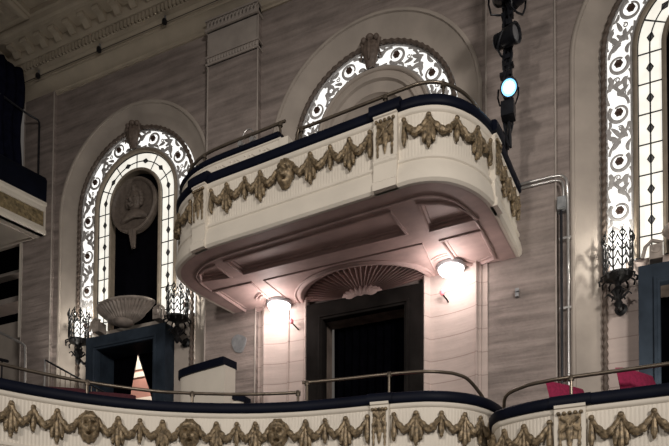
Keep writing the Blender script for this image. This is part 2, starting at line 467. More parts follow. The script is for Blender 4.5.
win_label = ('arched backlit window at far left, black centre holding a portrait medallion',
             'arched backlit window above the projecting box, plaster arch inside its scrollwork',
             'arched backlit window cut off by the right edge, cream leaded panes showing')
for i, cx in enumerate(CX):
    zb = ZB[i]; zlow = 2.7 if i != 1 else 7.0
    W = thing('window_%d' % (i+1), win_label[i], 'window', (cx, YW, ZS)); W['kind'] = 'structure'
    # coved embrasure from the wall face in to the rope, with its outer bead
    AO = Arch(cx, RO, zlow, 0)
    prof = [(.045, 0), (.045, .02), (.02, .035), (-.01, .03), (-.02, .0), (-.03, -.005)]
    prof += [(-.03 - .32*t/8, -.005 - .125*math.sin(PI/2*t/8)) for t in range(1, 9)]
    moulding(AO, prof, 'embrasure', SMOOTH, W)
    AR = Arch(cx, RR - .045, zlow, YW - .03); rope(AR, .034, 'rope_moulding', W)
    A = Arch(cx, 1.165, zb, YW + .01)
    scroll_grille(A, W, 7.7 if i == 1 else None)
    band(Arch(cx, 1.17, zb, YW + .10), -.20, .22, 0, 'opal_backlight', W_GLOW, W)
    moulding(Arch(cx, .955, zb, YW), [(.032, -.08), (.032, .02), (.02, .04), (.0, .05), (-.02, .04), (-.032, .02), (-.032, -.08)], 'inner_frame', FRAME if i != 1 else SMOOTH, W)
    if i != 1:
        leaded(Arch(cx, .765, zb, YW + .04), -.165, .165, W)
        moulding(Arch(cx, .585, zb, YW), [(.03, -.05), (.03, .02), (.0, .04), (-.025, .02), (-.03, -.10)], 'inner_architrave', FRAME, W)
        mb = MB(); mb.poly([(x, YW + .09, z) for x, z in arch_pts(cx, .60, zb)]); mb.build('void_sheet', DARK, W)  # flat black sheet painted where the opening is only unlit
    else:
        # plaster reveal and a blind shell niche inside the middle window
        mb = MB(); AA = Arch(cx, .94, zb, YW)
        moulding(AA, [(.0, .0), (-.10, .02), (-.12, .05), (-.16, .05), (-.18, .0), (-.30, -.05), (-.32, -.01), (-.35, -.01), (-.37, -.08), (-.60, -.30)], 'blind_arch', SMOOTH, W)
        mb.poly([(x, YW + .30, z) for x, z in arch_pts(cx, .36, zb)]); mb.build('blind_panel', TRIM, W)
    cartouche(cx - .01, ZS + 1.17 + .02, YW - .03, W)

# plain stone behind the sconces, below the two outer windows, with the doorways cut through
doors = {0: (-9.36, -7.99, 6.60), 2: (.30, 1.68, 6.02)}
for i in (0, 2):
    cx = CX[i]; a, b, zt = doors[i]
    mb = MB(); mb.fill([(cx-RR, 2.7), (cx-RR, ZB[i]), (cx+RR, ZB[i]), (cx+RR, 2.7)], [[(a, 2.9), (a, zt), (b, zt), (b, 2.9)]], lambda x, z: (x, YW + .005, z))
    o = mb.build('wall_recess_left' if i == 0 else 'wall_recess_right', NICHE if i == 2 else SMOOTH, None, smooth=False)
    struct(o, 'plain stone beneath the far left arched window' if i == 0 else 'plain stone beneath the right hand arched window', 'wall')

# ------------------------------------------------------------------ doorways
def doorway(n, a, b, zt, fw, y0, y1, zbot, m, mj, label, dj=.22):
    """frame of width fw round an opening a..b, head at zt"""
    D = thing('door_%d' % n, label, 'doorway', ((a+b)/2, y0, zbot)); D['kind'] = 'structure'
    mb = MB()
    for s in (0, 1):
        x0, x1 = (a - fw, a) if s == 0 else (b, b + fw)
        mb.box(x0, x1, y0, y1, zbot, zt)
    mb.box(a - fw, b + fw, y0, y1, zt, zt + fw)
    o = mb.build('surround', m, D, smooth=False)
    def uframe(prof, name, m):                                # moulding mitred round the opening; prof = (outward, y)
        mb = MB(); mb.grid([[(a - o_, y, zbot), (a - o_, y, zt + o_), (b + o_, y, zt + o_), (b + o_, y, zbot)] for o_, y in prof]); return mb.build(name, m, D, sharp=20)
    uframe([(.07, y0 - .002), (.065, y0 - .03), (.03, y0 - .035), (.02, y0 - .015), (-.01, y0 - .015), (-.02, y0 + .03), (-.02, y0 + .1)], 'architrave', m)
    mb = MB(); mb.box(a - .03, a - .004, y0 + .05, y1 + dj, zbot, zt).box(b + .004, b + .03, y0 + .05, y1 + dj, zbot, zt).box(a + .001, b - .001, y0 + .05, y1 + dj, zt - .01, zt + .02)
    mb.build('jamb_lining', mj, D, smooth=False)
    return D
doorway(1, -9.36, -7.99, 6.60, .25, -.15, .13, 3.3, BLUEST, BLUEST, 'blue grey stone doorway below the far left window, curtains parted inside')
doorway(2, -4.61, -3.20, 6.36, .28, -.15, .05, 3.3, BLACKST, JAMB, 'black marble doorway under the projecting box beneath the fan shell')
doorway(3, .32, 1.68, 6.02, .25, -.15, .13, 3.0, BLUEST, JAMB, 'blue grey stone doorway at the right edge behind the red seats')
def curtain(x0, x1, y, z0, z1, label, m, pinch=None, amp=.035, group=None):
    """hanging cloth with vertical folds; pinch=(side, width) draws one edge aside towards the foot"""
    n = 60; rows = []; nz = 30
    for k in range(nz+1):
        v = k/nz; z = z1 + (z0-z1)*v; a, b = x0, x1
        if pinch:
            q = pinch[1]*min(1, v*3.4)
            if pinch[0] > 0: b = x1 - q
            else: a = x0 + q
        rows.append([(a + (b-a)*i/n, y + amp*math.sin(i*1.05 + .6*math.sin(v*3)) + .3*amp*math.sin(i*2.3+v*2), z) for i in range(n+1)])
    o = MB().grid(rows).build('curtain', m, None, sharp=180)
    md = o.modifiers.new('thickness', 'SOLIDIFY'); md.thickness = .012
    return tag(o, label, 'curtain', group)
curtain(-9.55, -8.82, .40, 3.3, 6.64, 'black curtain on the left of the gap in the far left doorway', CURT, (1, .24))
curtain(-8.86, -7.88, .44, 3.3, 6.64, 'black curtain on the right of the gap in the far left doorway', CURT, (-1, .38))
curtain(-4.60, -3.21, .32, 3.3, 6.44, 'black curtain closing the doorway under the projecting box', CURT)
curtain(.26, 1.74, .45, 3.0, 6.06, 'black curtain closing the doorway at the right edge', CURT)
# lit passage seen through the parted curtains
mb = MB().box(-11.2, -7.2, 2.2, 2.3, 3.3, 8.2); P = mb.build('wall_passage', CORRW, None, smooth=False)
struct(P, 'pinkish passage wall glimpsed through the parted curtains at left', 'wall')
mb = MB().box(-11.2, -7.2, 2.16, 2.2, 6.30, 6.46).box(-11.2, -7.2, 2.16, 2.2, 6.94, 7.06).box(-11.2, -7.2, 2.16, 2.2, 7.12, 8.2)
struct(mb.build('trim_1', CREAM, None, smooth=False), 'cream bands on the passage wall behind the parted curtains', 'trim')

# ------------------------------------------------------------------ pilasters, concave panels, cornice
def pil(n, x0, x1, y, z0, z1, label, capital=False):
    T = thing('trim_%d' % n, label, 'pilaster', ((x0+x1)/2, 0, z0)); T['kind'] = 'structure'
    mb = MB(); mb.box(x0, x1, y, .0, z0, z1)
    mb.build('shaft', WALL, T, smooth=False)
    e = MB()
    for q in (x0, x1): e.tube([(q, y - .002, z0), (q, y - .002, z1)], .014, n=8)
    e.build('edge_bead', TRIM, T)
    if capital:
        c = MB(); c.box(x0 + .02, x1 - .02, y - .012, y, 11.49, 11.93); c.build('capital_panel', TRIM, T, smooth=False)
        for (zz, hh, pr, nm) in ((11.93, .21, .07, 'leaf_band'), (11.33, .16, .04, 'bead_band')):
            c = MB(); c.box(x0 - .03, x1 + .03, y - pr, .0, zz, zz + hh*.22); c.box(x0 - .03, x1 + .03, y - pr, .0, zz + hh*.85, zz + hh); c.box(x0, x1, y - pr*.5, .0, zz, zz + hh)
            k = 14 if nm == 'leaf_band' else 18
            for j in range(k):
                xx = x0 - .01 + (x1 - x0 + .02)*(j + .5)/k
                c.ball((xx, y - pr*.6, zz + hh*.55), .030, pr*.5, hh*.28, 6, 8)
                if nm == 'leaf_band': c.tube([(xx - .03, y - pr*.7, zz + hh*.25), (xx + .02, y - pr, zz + hh*.5), (xx + .05, y - pr*.8, zz + hh*.8)], .012, n=6)
            c.build(nm, TRIM, T)
    return T
pil(2, -6.90, -5.875, -.12, 2.8, 12.1, 'flat stone pilaster with carved capital between the two left windows', True)
pil(3, -1.97, -.99, -.08, 2.8, 12.1, 'flat stone pilaster right of the projecting box', True)
pil(4, -11.43, -10.63, -.08, 2.8, 12.1, 'flat stone pilaster at the far left beside the gallery')
# concave stone panels flanking the middle doorway
def flank(n, pts, label):
    mb = MB(); P = []
    for a in pts: P.append(a)
    mb.grid([[(x, y, z) for (x, y) in P] for z in (3.2, 4.4, 5.6, 6.80)])
    struct(mb.build('trim_%d' % n, NICHE, None, sharp=25), label, 'stone panel')
prof = [(-2.93, .01), (-2.93, -.10), (-2.905, -.12), (-2.88, -.10), (-2.84, -.02)]
R = [(-2.80 + .68*t/14, -.012 - .143*(t/14)**2.2) for t in range(15)]
strips = [(-2.115, -.175), (-2.10, -.18), (-2.085, -.16), (-2.08, -.125), (-2.04, -.125), (-2.035, -.10), (-1.95, -.10), (-1.945, .0)]
right = prof + R + strips
flank(5, right, 'concave stone panel right of the black marble doorway')
flank(6, [(-4.90, .01), (-4.90, -.10), (-4.925, -.12), (-4.95, -.10), (-4.98, -.03), (-5.26, -.035), (-5.265, -.06), (-5.285, -.06)] + [(-5.30 - .38*t/14, -.018 - .085*(t/14)**2.0) for t in range(15)] + [(-5.70, -.12), (-5.72, -.12), (-5.735, -.08), (-5.77, -.08), (-5.78, -.02), (-5.88, -.015)], 'concave stone panel left of the black marble doorway')

T = thing('trim_7', 'deep moulded cornice with bracket row along the ceiling', 'cornice', (-4, 0, 12.1)); T['kind'] = 'structure'
prof = [(0, 12.06), (-.03, 12.06), (-.03, 12.10), (-.06, 12.115), (-.06, 12.16), (-.075, 12.20), (-.115, 12.265), (-.17, 12.305), (-.19, 12.31), (-.19, 12.345), (-.205, 12.35), (-.205, 12.43), (-.235, 12.45), (-.25, 12.47), (-.33, 12.48), (-.33, 12.60), (-.40, 12.61), (-.43, 12.66), (-.45, 12.80), (-.74, 12.80), (-.76, 12.85), (-.80, 12.88), (-.83, 12.96), (-.86, 12.98), (-.86, 13.1)]
MB().grid([[(x, y, z) for x in (-13.0, 3.6)] for y, z in prof]).build('cornice_profile', CORN, T, sharp=30)
mb = MB()
for k in range(176): x = -12.0 + .085*k; mb.box(x, x + .05, -.385, -.32, 12.485, 12.595)
mb.build('dentil_course', CORN, T, smooth=False)
for k in range(38):
    x = -11.95 + .365*k
    if x > 1.2: break
    mb = MB(); rows = []
    sp = [(-.42, 12.675), (-.47, 12.665), (-.51, 12.685), (-.54, 12.72), (-.59, 12.735), (-.64, 12.725), (-.68, 12.74), (-.69, 12.77), (-.68, 12.80), (-.42, 12.80)]
    for xx in (x - .07, x + .07): rows.append([(xx, y, z) for y, z in sp])
    mb.grid(rows, close_v=True); mb.poly(rows[0]); mb.poly(rows[1])
    mb.lathe([(.025, -.075), (.025, .075)], (x, -.66, 12.755), n=10, axis='x'); mb.build('bracket', CORN, T, sharp=35)
# thin light rail along the cornice with three small black lamps
mb = MB(); mb.tube([(-11.4, -.245, 12.36), (-5.5, -.245, 12.36)], .006, n=6); 
tag(mb.build('cornice_rail', BLACKM, None), 'thin dark rail running along the cornice at upper left', 'rail')
for x, w in ((-10.86, 'leftmost of the three small black lamps on the cornice rail'), (-9.28, 'middle one of the three small black lamps on the cornice rail'), (-7.74, 'rightmost of the three small black lamps on the cornice rail')):
    Lm = thing('cornice_lamp', w, 'lamp', (x, -.25, 12.36), 'small black lamps on the cornice rail')
    mb = MB(); mb.lathe([(.0, -.045), (.045, -.04), (.05, .0), (.038, .035), (.02, .05), (0, .055)], (x, -.29, 12.34), n=14); mb.build('lamp_body', BLACKM, Lm)
    mb = MB(); mb.tube([(x, -.24, 12.36), (x - .01, -.26, 12.46), (x - .015, -.245, 12.53)], .016, n=6); mb.build('stem', ZINC, Lm)
# ceiling with the corner of a moulded coffer beam
mb = MB().box(-14, 3.6, -4.2, -.82, 13.08, 13.2); struct(mb.build('ceiling', CORN, None, smooth=False), 'dim cream plaster ceiling above the cornice', 'ceiling')
B = thing('trim_8', 'moulded ceiling beam corner at the top left with leaf ornament', 'ceiling beam', (-10.5, -.8, 13)); B['kind'] = 'structure'
mb = MB()
for k, (o_, z_) in enumerate(((0, 13.08), (0, 12.99), (.05, 12.97), (.05, 12.92), (.10, 12.90))):
    pass
rows = [[(-14, -.80 - o_, z_), (-10.46 - o_, -.80 - o_, z_), (-10.46 - o_, -4.2, z_)] for o_, z_ in ((0, 13.08), (0, 12.99), (.04, 12.975), (.04, 12.93), (.09, 12.90), (.16, 12.90), (.18, 12.95), (.30, 12.97), (1.6, 12.97))]
mb.grid(rows); mb.build('beam_moulding', CORN, B, sharp=25)
mb = MB()
for k in range(22):
    mb.ball((-10.78 - .13*k, -1.12, 12.965), .05, .07, .03, 5, 8); mb.ball((-10.78, -1.12 - .13*k, 12.965), .07, .05, .03, 5, 8)
mb.build('leaf_ornament', CORN, B)

# ------------------------------------------------------------------ the projecting theatre box
BOX = Path([(-6.28,0),(-6.42,-.7),(-6.47,-1.2),(-6.36,-1.6),(-6.07,-1.87),(-5.6,-2.045),(-4.6,-2.135),(-3.6,-2.215),(-2.7,-2.285),(-2.33,-2.29),(-2.03,-2.17),(-1.8,-1.91),(-1.66,-1.58),(-1.6,-1.2),(-1.55,-.6),(-1.5,0)])
bx = thing('theatre_box', 'cream theatre box jutting from the wall with gold swags and navy rim', 'theatre box', (-3.95, 0, 6.77))
def fascia(path, s0, s1, zb, zt, parent, pitch=.042):
    h = zt - zb
    prof = [(zb, -.035), (zb, .015), (zb+.03, .045), (zb+.09, .05), (zb+.20, .03), (zb+.285, 0), (zb+.30, .018), (zb+.33, .018), (zb+.34, -.018), (zb+.355, -.022, 1), (zt-.075, -.022, 1), (zt-.06, -.018), (zt-.05, .0), (zt-.03, .012), (zt, .012), (zt, -.14), (zb+.05, -.14), (zb+.05, -.035), (zb, -.035)]
    return sweep(path, prof, s0, s1, pitch/5, 'parapet', CREAM, parent, sharp=40, flute=lambda s: .006*abs(math.sin(PI*s/pitch)))
fascia(BOX, 0, BOX.L, 6.77, 7.70, bx)
def cushion(path, s0, s1, zt, parent, h=.14, out=.045, inn=-.17, name='cushion_rail'):
    prof = [(zt, inn), (zt, out-.02), (zt+.02, out), (zt+h-.035, out), (zt+h-.01, out-.02), (zt+h, out-.06), (zt+h, inn+.05), (zt+h-.02, inn)]
    return sweep(path, prof, s0, s1, .05, name, NAVY, parent, closed=True, sharp=50)
cushion(BOX, 0, BOX.L, 7.70, bx)
bs = [2.36, 2.62, 5.25, 5.56, 6.98, 7.20]
for a, b in ((2.36, 2.62), (5.25, 5.56), (6.98, 7.20)):
    pilaster(BOX, a, b, 6.77, 7.72, bx); cushion(BOX, a - .05, b + .05, 7.705, bx, .15, .10, -.12, 'cushion_block')
ZP = 7.565
def festoon(path, items, zp, parent, ln=.385, sag=.185):
    """items: (s, kind) peaks from left to right; kinds e end drop, w wide drop, t thin drop, m mask, n nothing"""
    for s, k in items:
        if k == 'w': drop(path, s, zp, ln*.92, parent, True)
        elif k in 'te': drop(path, s, zp, ln*(.95 if k == 'e' else .85), parent)
        elif k in 'mM': mask(path, s, zp - .135, parent, mood=1 if k == 'm' else -1)
    for (a, ka), (b, kb) in zip(items, items[1:]):
        if kb == 'n' or ka == 'n': continue
        oa = .10 if ka in 'mM' else 0; ob = .10 if kb in 'mM' else 0
        swag(path, a + oa, b - ob, zp - .01, sag, parent)
festoon(BOX, [(1.42, 'w'), (1.86, 't'), (2.27, 'e')], ZP, bx)
festoon(BOX, [(2.70, 'e'), (2.976, 'w'), (3.283, 't'), (3.539, 'w'), (3.943, 'm'), (4.327, 'w'), (4.624, 't'), (4.899, 'w'), (5.185, 'e')], ZP, bx)
festoon(BOX, [(5.64, 'e'), (5.934, 'w'), (6.279, 't'), (6.605, 'w'), (6.90, 'e')], ZP, bx)
festoon(BOX, [(7.27, 'e'), (7.52, 'w'), (7.78, 't'), (8.02, 'w'), (8.26, 'e')], ZP, bx)
# underside with its recessed panels and the half-round notch for the shell
SH = (-3.93, -.035, 1.03, .74)
outline = BOX.inset(.03, .02, BOX.L - .02, 70); outline = [(outline[0][0], .02)] + outline + [(outline[-1][0], .02)]
panels = {
 'A': [(-5.42,-1.26),(-2.83,-1.33),(-2.87,-1.84),(-5.46,-1.64)],
 'B': [(-2.49,-1.27),(-1.89,-1.30),(-1.95,-1.46),(-2.06,-1.64),(-2.22,-1.78),(-2.45,-1.86)],
 'D': [(-6.12,-1.32),(-5.68,-1.26),(-5.70,-1.60),(-5.88,-1.57),(-6.04,-1.48)],
 'C': [(-2.40,-.93),(-1.88,-.96),(-1.85,-.20),(-2.12,-.10),(-2.36,-.38)],
 'F': [(-6.12,-.92),(-5.48,-.93),(-5.50,-.36),(-5.72,-.10),(-6.05,-.08)]}
sh_hole = [(SH[0] + SH[2]*math.cos(PI*k/40), SH[1] - SH[3]*math.sin(PI*k/40)) for k in range(41)]
sh_hole = [(SH[0] + SH[2], -.01)] + sh_hole + [(SH[0] - SH[2], -.01)]
mb = MB(); mb.fill(outline, [sh_hole] + list(panels.values()), lambda a, b: (a, b, 6.77))
mb.build('soffit', SOFFIT, bx, smooth=False)
def inset_poly(P, d):
    c = Vector((sum(p[0] for p in P)/len(P), sum(p[1] for p in P)/len(P))); out = []
    for i in range(len(P)):
        a, b, e = Vector(P[i-1]), Vector(P[i]), Vector(P[(i+1) % len(P)])
        n1 = (b-a).normalized(); n2 = (e-b).normalized(); m1 = Vector((-n1.y, n1.x)); m2 = Vector((-n2.y, n2.x))
        if (c-b).dot(m1) < 0: m1 = -m1
        if (c-b).dot(m2) < 0: m2 = -m2
        q = (m1+m2); q = q/max(.5, q.dot(m1)) if q.length > 1e-6 else m1
        out.append((b.x + q.x*d, b.y + q.y*d))
    return out
for k, P in panels.items():
    mb = MB(); rows = []
    deep = .6 if k in 'ABD' else .25
    for d, z in ((-.045, 6.77), (-.04, 6.752), (-.015, 6.748), (.0, 6.765), (.0, 6.77 + .05*deep), (.035, 6.77 + .055*deep), (.04, 6.77 + .085*deep), (.07, 6.77 + .09*deep)):
        rows.append([(x, y, z) for x, y in inset_poly(P, d)])
    mb.grid(rows, close_v=True); mb.poly(rows[-1]); mb.build('soffit_panel', SOFFIT, bx, sharp=30)
mb = MB()                                                    # raised lines: outer border and round the shell
mb.tube([(*p, 6.768) for p in BOX.inset(.27, .35, BOX.L - .45, 90)], .016, n=6)
mb.tube([(SH[0] + (SH[2]+.12)*math.cos(PI*k/40), SH[1] - (SH[3]+.10)*math.sin(PI*k/40), 6.768) for k in range(41)], .020, n=6)
mb.tube([(-5.2, -.2, 6.768), (-5.24, -.94, 6.768), (-2.68, -.98, 6.768), (-2.72, -.2, 6.768)], .013, n=6)
for s in (-1, 1):
    x = -3.93 + s*1.47
    for r in (.27, .33): mb.tube([(x + r*math.cos(a), -.26 + r*math.sin(a), 6.768) for a in [(-.55 - .3*q/6 + (0 if s < 0 else -.0))*PI if s < 0 else (-.45 + .3*q/6 - .3)*PI for q in range(7)]], .012, n=6)
mb.build('soffit_moulding', SOFFIT, bx)
# fluted fan shell over the doorway: a leaning lunette rising into a coved notch of the underside
def shp(t, r, out=0.):
    sn = math.sin(t); k = .72
    rim = Vector((SH[0] + SH[2]*math.cos(t), SH[1] - SH[3]*sn*(1-k), 6.765 + .44*sn*k))
    hub = Vector((SH[0], SH[1] + .01, 6.66)); p = hub.lerp(rim, r)
    return (p.x, p.y - out, p.z - out*.55)
mb = MB(); rows = []; NR = 31
for i in range(15):
    r = .10 + .90*i/14; row = []
    for j in range(NR*8 + 1):
        t = PI*j/(NR*8); ridge = 1 - abs(math.sin(PI*j/8))
        row.append(shp(t, r + (.030*ridge if i == 14 else 0), .085*r**.8*ridge + .03*math.sin(PI*r)))
    rows.append(row)
mb.grid(rows)
shell = mb.build('fan_shell', SOFFIT, bx, sharp=45)
mb = MB(); rows = []
rows.append([shp(PI*k/60, 1.0, -.02) for k in range(61)])
for r, z in ((.985, 6.80), (1.0, 6.765), (1.03, 6.745), (1.07, 6.75), (1.09, 6.768)):
    rows.append([(SH[0] + SH[2]*r*math.cos(PI*k/60), SH[1] - SH[3]*r*math.sin(PI*k/60), z) for k in range(61)])
mb.grid(rows); mb.build('shell_rim', SOFFIT, shell)
mb = MB()
for k in range(11):
    t = PI*(k + .5)/11; q = (math.cos(t), -math.sin(t))
    mb.tube([shp(t, .06 + .27*u/6, .06 + .03*math.sin(PI*u/6)) for u in range(7)], lambda t: .016 + .030*math.sin(PI*(.1 + .85*t)), n=8)
mb.ball((SH[0], SH[1] - .07, 6.66), .085, .06, .06)
mb.build('shell_rosette', SOFFIT, shell)
fl = BOX.inset(.15, .0, BOX.L, 60); fl = [(fl[0][0], .0)] + fl + [(fl[-1][0], .0)]
MB().fill(fl, [], lambda a, b: (a, b, 7.32)).build('box_floor', FLOORM, bx, smooth=False)
# raised rear parapet on the left half of the box
prof = [(7.80, -.15), (7.80, -.05), (7.985, -.05), (7.995, -.035), (8.01, -.035), (8.01, -.15)]
up = sweep(BOX, prof, .05, 3.83, .04, 'raised_parapet', CREAM, bx, closed=True, sharp=30)
cushion(BOX, .02, 3.80, 8.01, bx, .09, .0, -.20, 'raised_cushion')
mb = MB(BOX.map)
mb.tube([(.75 + .03*k, 7.905 + .035*math.sin(k*.75), -.048) for k in range(98)], .009, n=5)
for k in range(23):
    s = .80 + .1257*k; e = 1 if k % 2 else -1
    mb.ball((s, 7.905 - e*.025, -.048), .026, .018, .014, 5, 8); mb.ball((s + .05, 7.905 + e*.035, -.048), .016, .014, .012, 5, 8)
mb.build('relief_band', CREAM, up)
mb = MB(BOX.map); rows = []
mb.grid([[(s, z, d) for z in (7.8, 7.985)] for s, d in ((3.81, -.20), (3.81, -.03), (3.95, -.03), (3.95, -.20))], close_u=True); mb.poly([(3.81, 7.985, -.20), (3.81, 7.985, -.03), (3.95, 7.985, -.03), (3.95, 7.985, -.20)])
mb.build('end_post', CREAM, up, sharp=30)

# ------------------------------------------------------------------ handrails
def handrail(label, pts, posts, r=.022, foot=None, group=None):
    H = thing('handrail', label, 'handrail', pts[0], group)
    P = crom([Vector(p) for p in pts], 8)
    MB().tube(P, r, n=10).build('top_rail', BRASS, H)
    for (x, y, z0, z1) in posts:
        m = MB().tube([(x, y, z0), (x, y, z1)], r*.8, n=8); m.lathe([(r*1.5, -.03), (r*1.5, .02), (r*.9, .035)], (x, y, z1 - .01), n=10); m.lathe([(.05, 0), (.05, .012), (.02, .02)], (x, y, z0), n=12)
        m.build('post', BRASS, H)
    return H
def along(path, ins, s0, s1, n, z): return [path.map(s0 + (s1-s0)*i/n, z, -ins) for i in range(n+1)]
q = along(BOX, .19, 4.04, 7.15, 22, 8.14)
e = BOX.map(7.33, 8.02, -.17); e2 = BOX.map(7.42, 7.86, -.15); e0 = BOX.map(4.0, 8.08, -.19); e00 = BOX.map(3.99, 7.95, -.19)
handrail('curved brass handrail above the front right of the projecting box', [e00, e0] + q + [e, e2], [(*BOX.map(s, 0, -.19)[:2], 7.83, 8.13) for s in (4.06, 5.30, 6.2)])
q = along(BOX, .13, 1.40, 3.84, 16, 8.285)
e = BOX.map(1.22, 8.24, -.13); e2 = BOX.map(1.12, 8.10, -.13)
handrail('straight brass handrail above the raised left part of the projecting box', [e2, e] + q, [(*BOX.map(s, 0, -.13)[:2], 8.09, 8.275) for s in (2.40, 3.76)])
# ------------------------------------------------------------------ clip lamps standing on the raised rim
for s, w in ((3.10, 'silver clip lamp on the raised box rim, left one of the pair'), (3.30, 'silver clip lamp with cable loop on the raised box rim, right one of the pair')):
    x, y, z = BOX.map(s, 8.105, -.16)
    C = thing('clip_lamp', w, 'lamp', (x, y, z), 'silver clip lamps on the raised rim of the box')
    MB().lathe([(.0, -.05), (.035, -.05), (.05, .0), (.055, .06), (.0, .05)], (x, y - .02, z + .09), n=14, axis='y').build('shade', STEEL, C)
    MB().tube([(x, y + .03, z), (x, y + .03, z + .09)], .012, n=6).box(x - .03, x + .03, y, y + .06, z - .005, z + .015).build('clip', STEEL, C)
    if s > 3.2: MB().tube([(x - .23 + .02*math.sin(a), y + .05, z + .1 + .01*a) if False else (x - .12 + .12*math.cos(a), y + .05, z + .12 + .22*math.sin(a)) for a in [PI*k/16 for k in range(17)]], .008, n=6).build('cable', STEEL, C)

# ------------------------------------------------------------------ flush ceiling lights under the box
for x, y, w in ((-5.38, -.19, 'flush dome light under the box, left of the black doorway'), (-2.46, -.24, 'flush dome light under the box, right of the black doorway')):
    L_ = thing('ceiling_light', w, 'ceiling light', (x, y, 6.77), 'dome lights under the projecting box')
    MB().lathe([(.0, 0), (.205, 0), (.215, -.02), (.205, -.055), (.18, -.065), (.0, -.065)], (x, y, 6.77), n=32).build('base_ring', ZINC, L_)
    MB().lathe([(.19, -.055), (.188, -.075), (.165, -.115), (.115, -.145), (.05, -.158), (.0, -.16)], (x, y, 6.77), n=32).build('glass_dome', DOMEG, L_)
    MB().lathe([(.0, -.185), (.012, -.18), (.014, -.16), (.006, -.155)], (x, y, 6.77), n=10).build('finial', BRASS, L_)
    ld = bpy.data.lights.new('dome_bulb', 'POINT'); ld.energy = 19; ld.color = (1, .87, .83); ld.shadow_soft_size = .12
    lo = bpy.data.objects.new('dome_bulb', ld); COL.objects.link(lo); lo.location = (x, y - .28, 6.45)
for x, w in ((-5.12, 'small pink lamp on a bracket left of the black doorway'), (-2.58, 'small pink lamp on a bracket right of the black doorway')):
    L_ = thing('bracket_lamp', w, 'lamp', (x, -.02, 6.33), 'small pink lamps beside the black doorway')
    MB().tube([(x + .03, .03, 6.31), (x + .02, -.10, 6.33), (x - .02, -.17, 6.38)], .012, n=6).lathe([(.03, 0), (.03, -.02), (.01, -.03)], (x + .03, .02, 6.31), n=10, axis='y').build('bracket', IRON, L_)
    MB().ball((x - .03, -.18, 6.41), .036, .036, .045).ball((x - .055, -.16, 6.43), .022).build('bulb', PINK, L_)

# ------------------------------------------------------------------ lower balcony, two stepped sections
BAL = Path([(-6.95,-5.2),(-6.66,-4.5),(-6.4,-4.03),(-6.05,-3.57),(-5.6,-3.15),(-5.08,-2.82),(-4.5,-2.55),(-3.9,-2.38),(-3.35,-2.3),(-2.9,-2.26),(-2.45,-2.19),(-2.2,-2.11),(-1.98,-1.97),(-1.8,-1.78),(-1.66,-1.5),(-1.58,-1.1),(-1.55,-.6),(-1.54,0)])
b1 = thing('balcony', 'long curved cream balcony front with masks and gold swags, left of the step', 'balcony', (-4, -1, 3.3))
fascia(BAL, 0, BAL.L, 3.22, 4.15, b1); cushion(BAL, 0, BAL.L, 4.15, b1)
pilaster(BAL, 5.335, 5.56, 3.22, 4.17, b1); cushion(BAL, 5.29, 5.60, 4.152, b1, .14, .065, -.12, 'cushion_block')
festoon(BAL, [(.30, 'M'), (.60, 'w'), (.887, 'w'), (1.13, 't'), (1.398, 'w'), (1.765, 'm'), (2.106, 'w'), (2.37, 't'), (2.648, 'w'), (2.983, 'M'), (3.324, 'w'), (3.585, 't'), (3.825, 'w'), (4.118, 'm'), (4.484, 'w'), (4.741, 't'), (5.01, 'w'), (5.29, 'e')], 4.005, b1)
festoon(BAL, [(5.62, 'e'), (5.886, 'w'), (6.186, 't'), (6.482, 'w'), (6.728, 'e'), (6.95, 'w')], 4.005, b1)
fl = BAL.inset(.1, 0, BAL.L, 60)
mb = MB(); mb.fill([(-11.6, -5.2), (-11.6, 0)] + [(-1.6, 0)] + list(reversed(fl)), [], lambda a, b: (a, b, 3.42)); mb.build('balcony_floor', FLOORM, b1, smooth=False)
BR = Path([(-1.52,0),(-1.56,-.7),(-1.58,-1.4),(-1.555,-1.80),(-1.46,-2.02),(-1.36,-2.10),(-1.18,-2.19),(-.95,-2.26),(-.73,-2.29),(0,-2.31),(.7,-2.34),(1.4,-2.38),(2.2,-2.42)])
b2 = thing('balcony', 'short cream balcony front at lower right, a step lower, under the red seats', 'balcony', (0, -1, 3.0))
fascia(BR, 0, BR.L, 2.91, 3.84, b2); cushion(BR, 0, BR.L, 3.84, b2)
pilaster(BR, 2.78, 3.10, 2.91, 3.86, b2); cushion(BR, 2.73, 3.15, 3.842, b2, .14, .065, -.12, 'cushion_block')
festoon(BR, [(1.75, 'w'), (1.97, 'e'), (2.184, 'w'), (2.441, 'w'), (2.725, 'e')], 3.695, b2)
festoon(BR, [(3.155, 'e'), (3.445, 'w'), (3.76, 't'), (4.07, 'w'), (4.46, 'm'), (4.85, 'w')], 3.695, b2)
mb = MB(); mb.fill([(-1.5, 0), (2.3, 0)] + [p for p in reversed(BR.inset(.1, 1.0, BR.L, 40))], [], lambda a, b: (a, b, 3.12)); mb.build('balcony_floor', FLOORM, b2, smooth=False)
# handrails on the lower balcony
q = [BAL.map(.05 + 4.28*i/20, 4.5, -(.10 + .20*min(1, i/12))) for i in range(21)]
handrail('long low brass handrail along the left of the lower balcony rim', q, [(*BAL.map(s, 0, -i)[:2], 4.27, 4.5) for s, i in ((1.76, .233), (2.98, .30), (4.30, .30))])
q = along(BAL, .28, 4.36, 6.55, 16, 4.62)
handrail('taller bowed brass handrail in front of the black doorway', q + [BAL.map(6.80, 4.58, -.24), BAL.map(7.1, 4.45, -.2), BAL.map(7.35, 4.30, -.16)], [(*BAL.map(s, 0, -.28)[:2], 4.27, 4.62) for s in (4.42, 5.50)])
q = along(BR, .17, 2.35, BR.L - .05, 14, 4.23)
handrail('brass handrail curving along the lower right balcony rim', [BR.map(1.55, 3.99, -.12), BR.map(1.72, 4.10, -.13), BR.map(1.95, 4.20, -.15)] + q, [(*BR.map(s, 0, -.17)[:2], 3.96, 4.23) for s in (2.93, 4.9)])

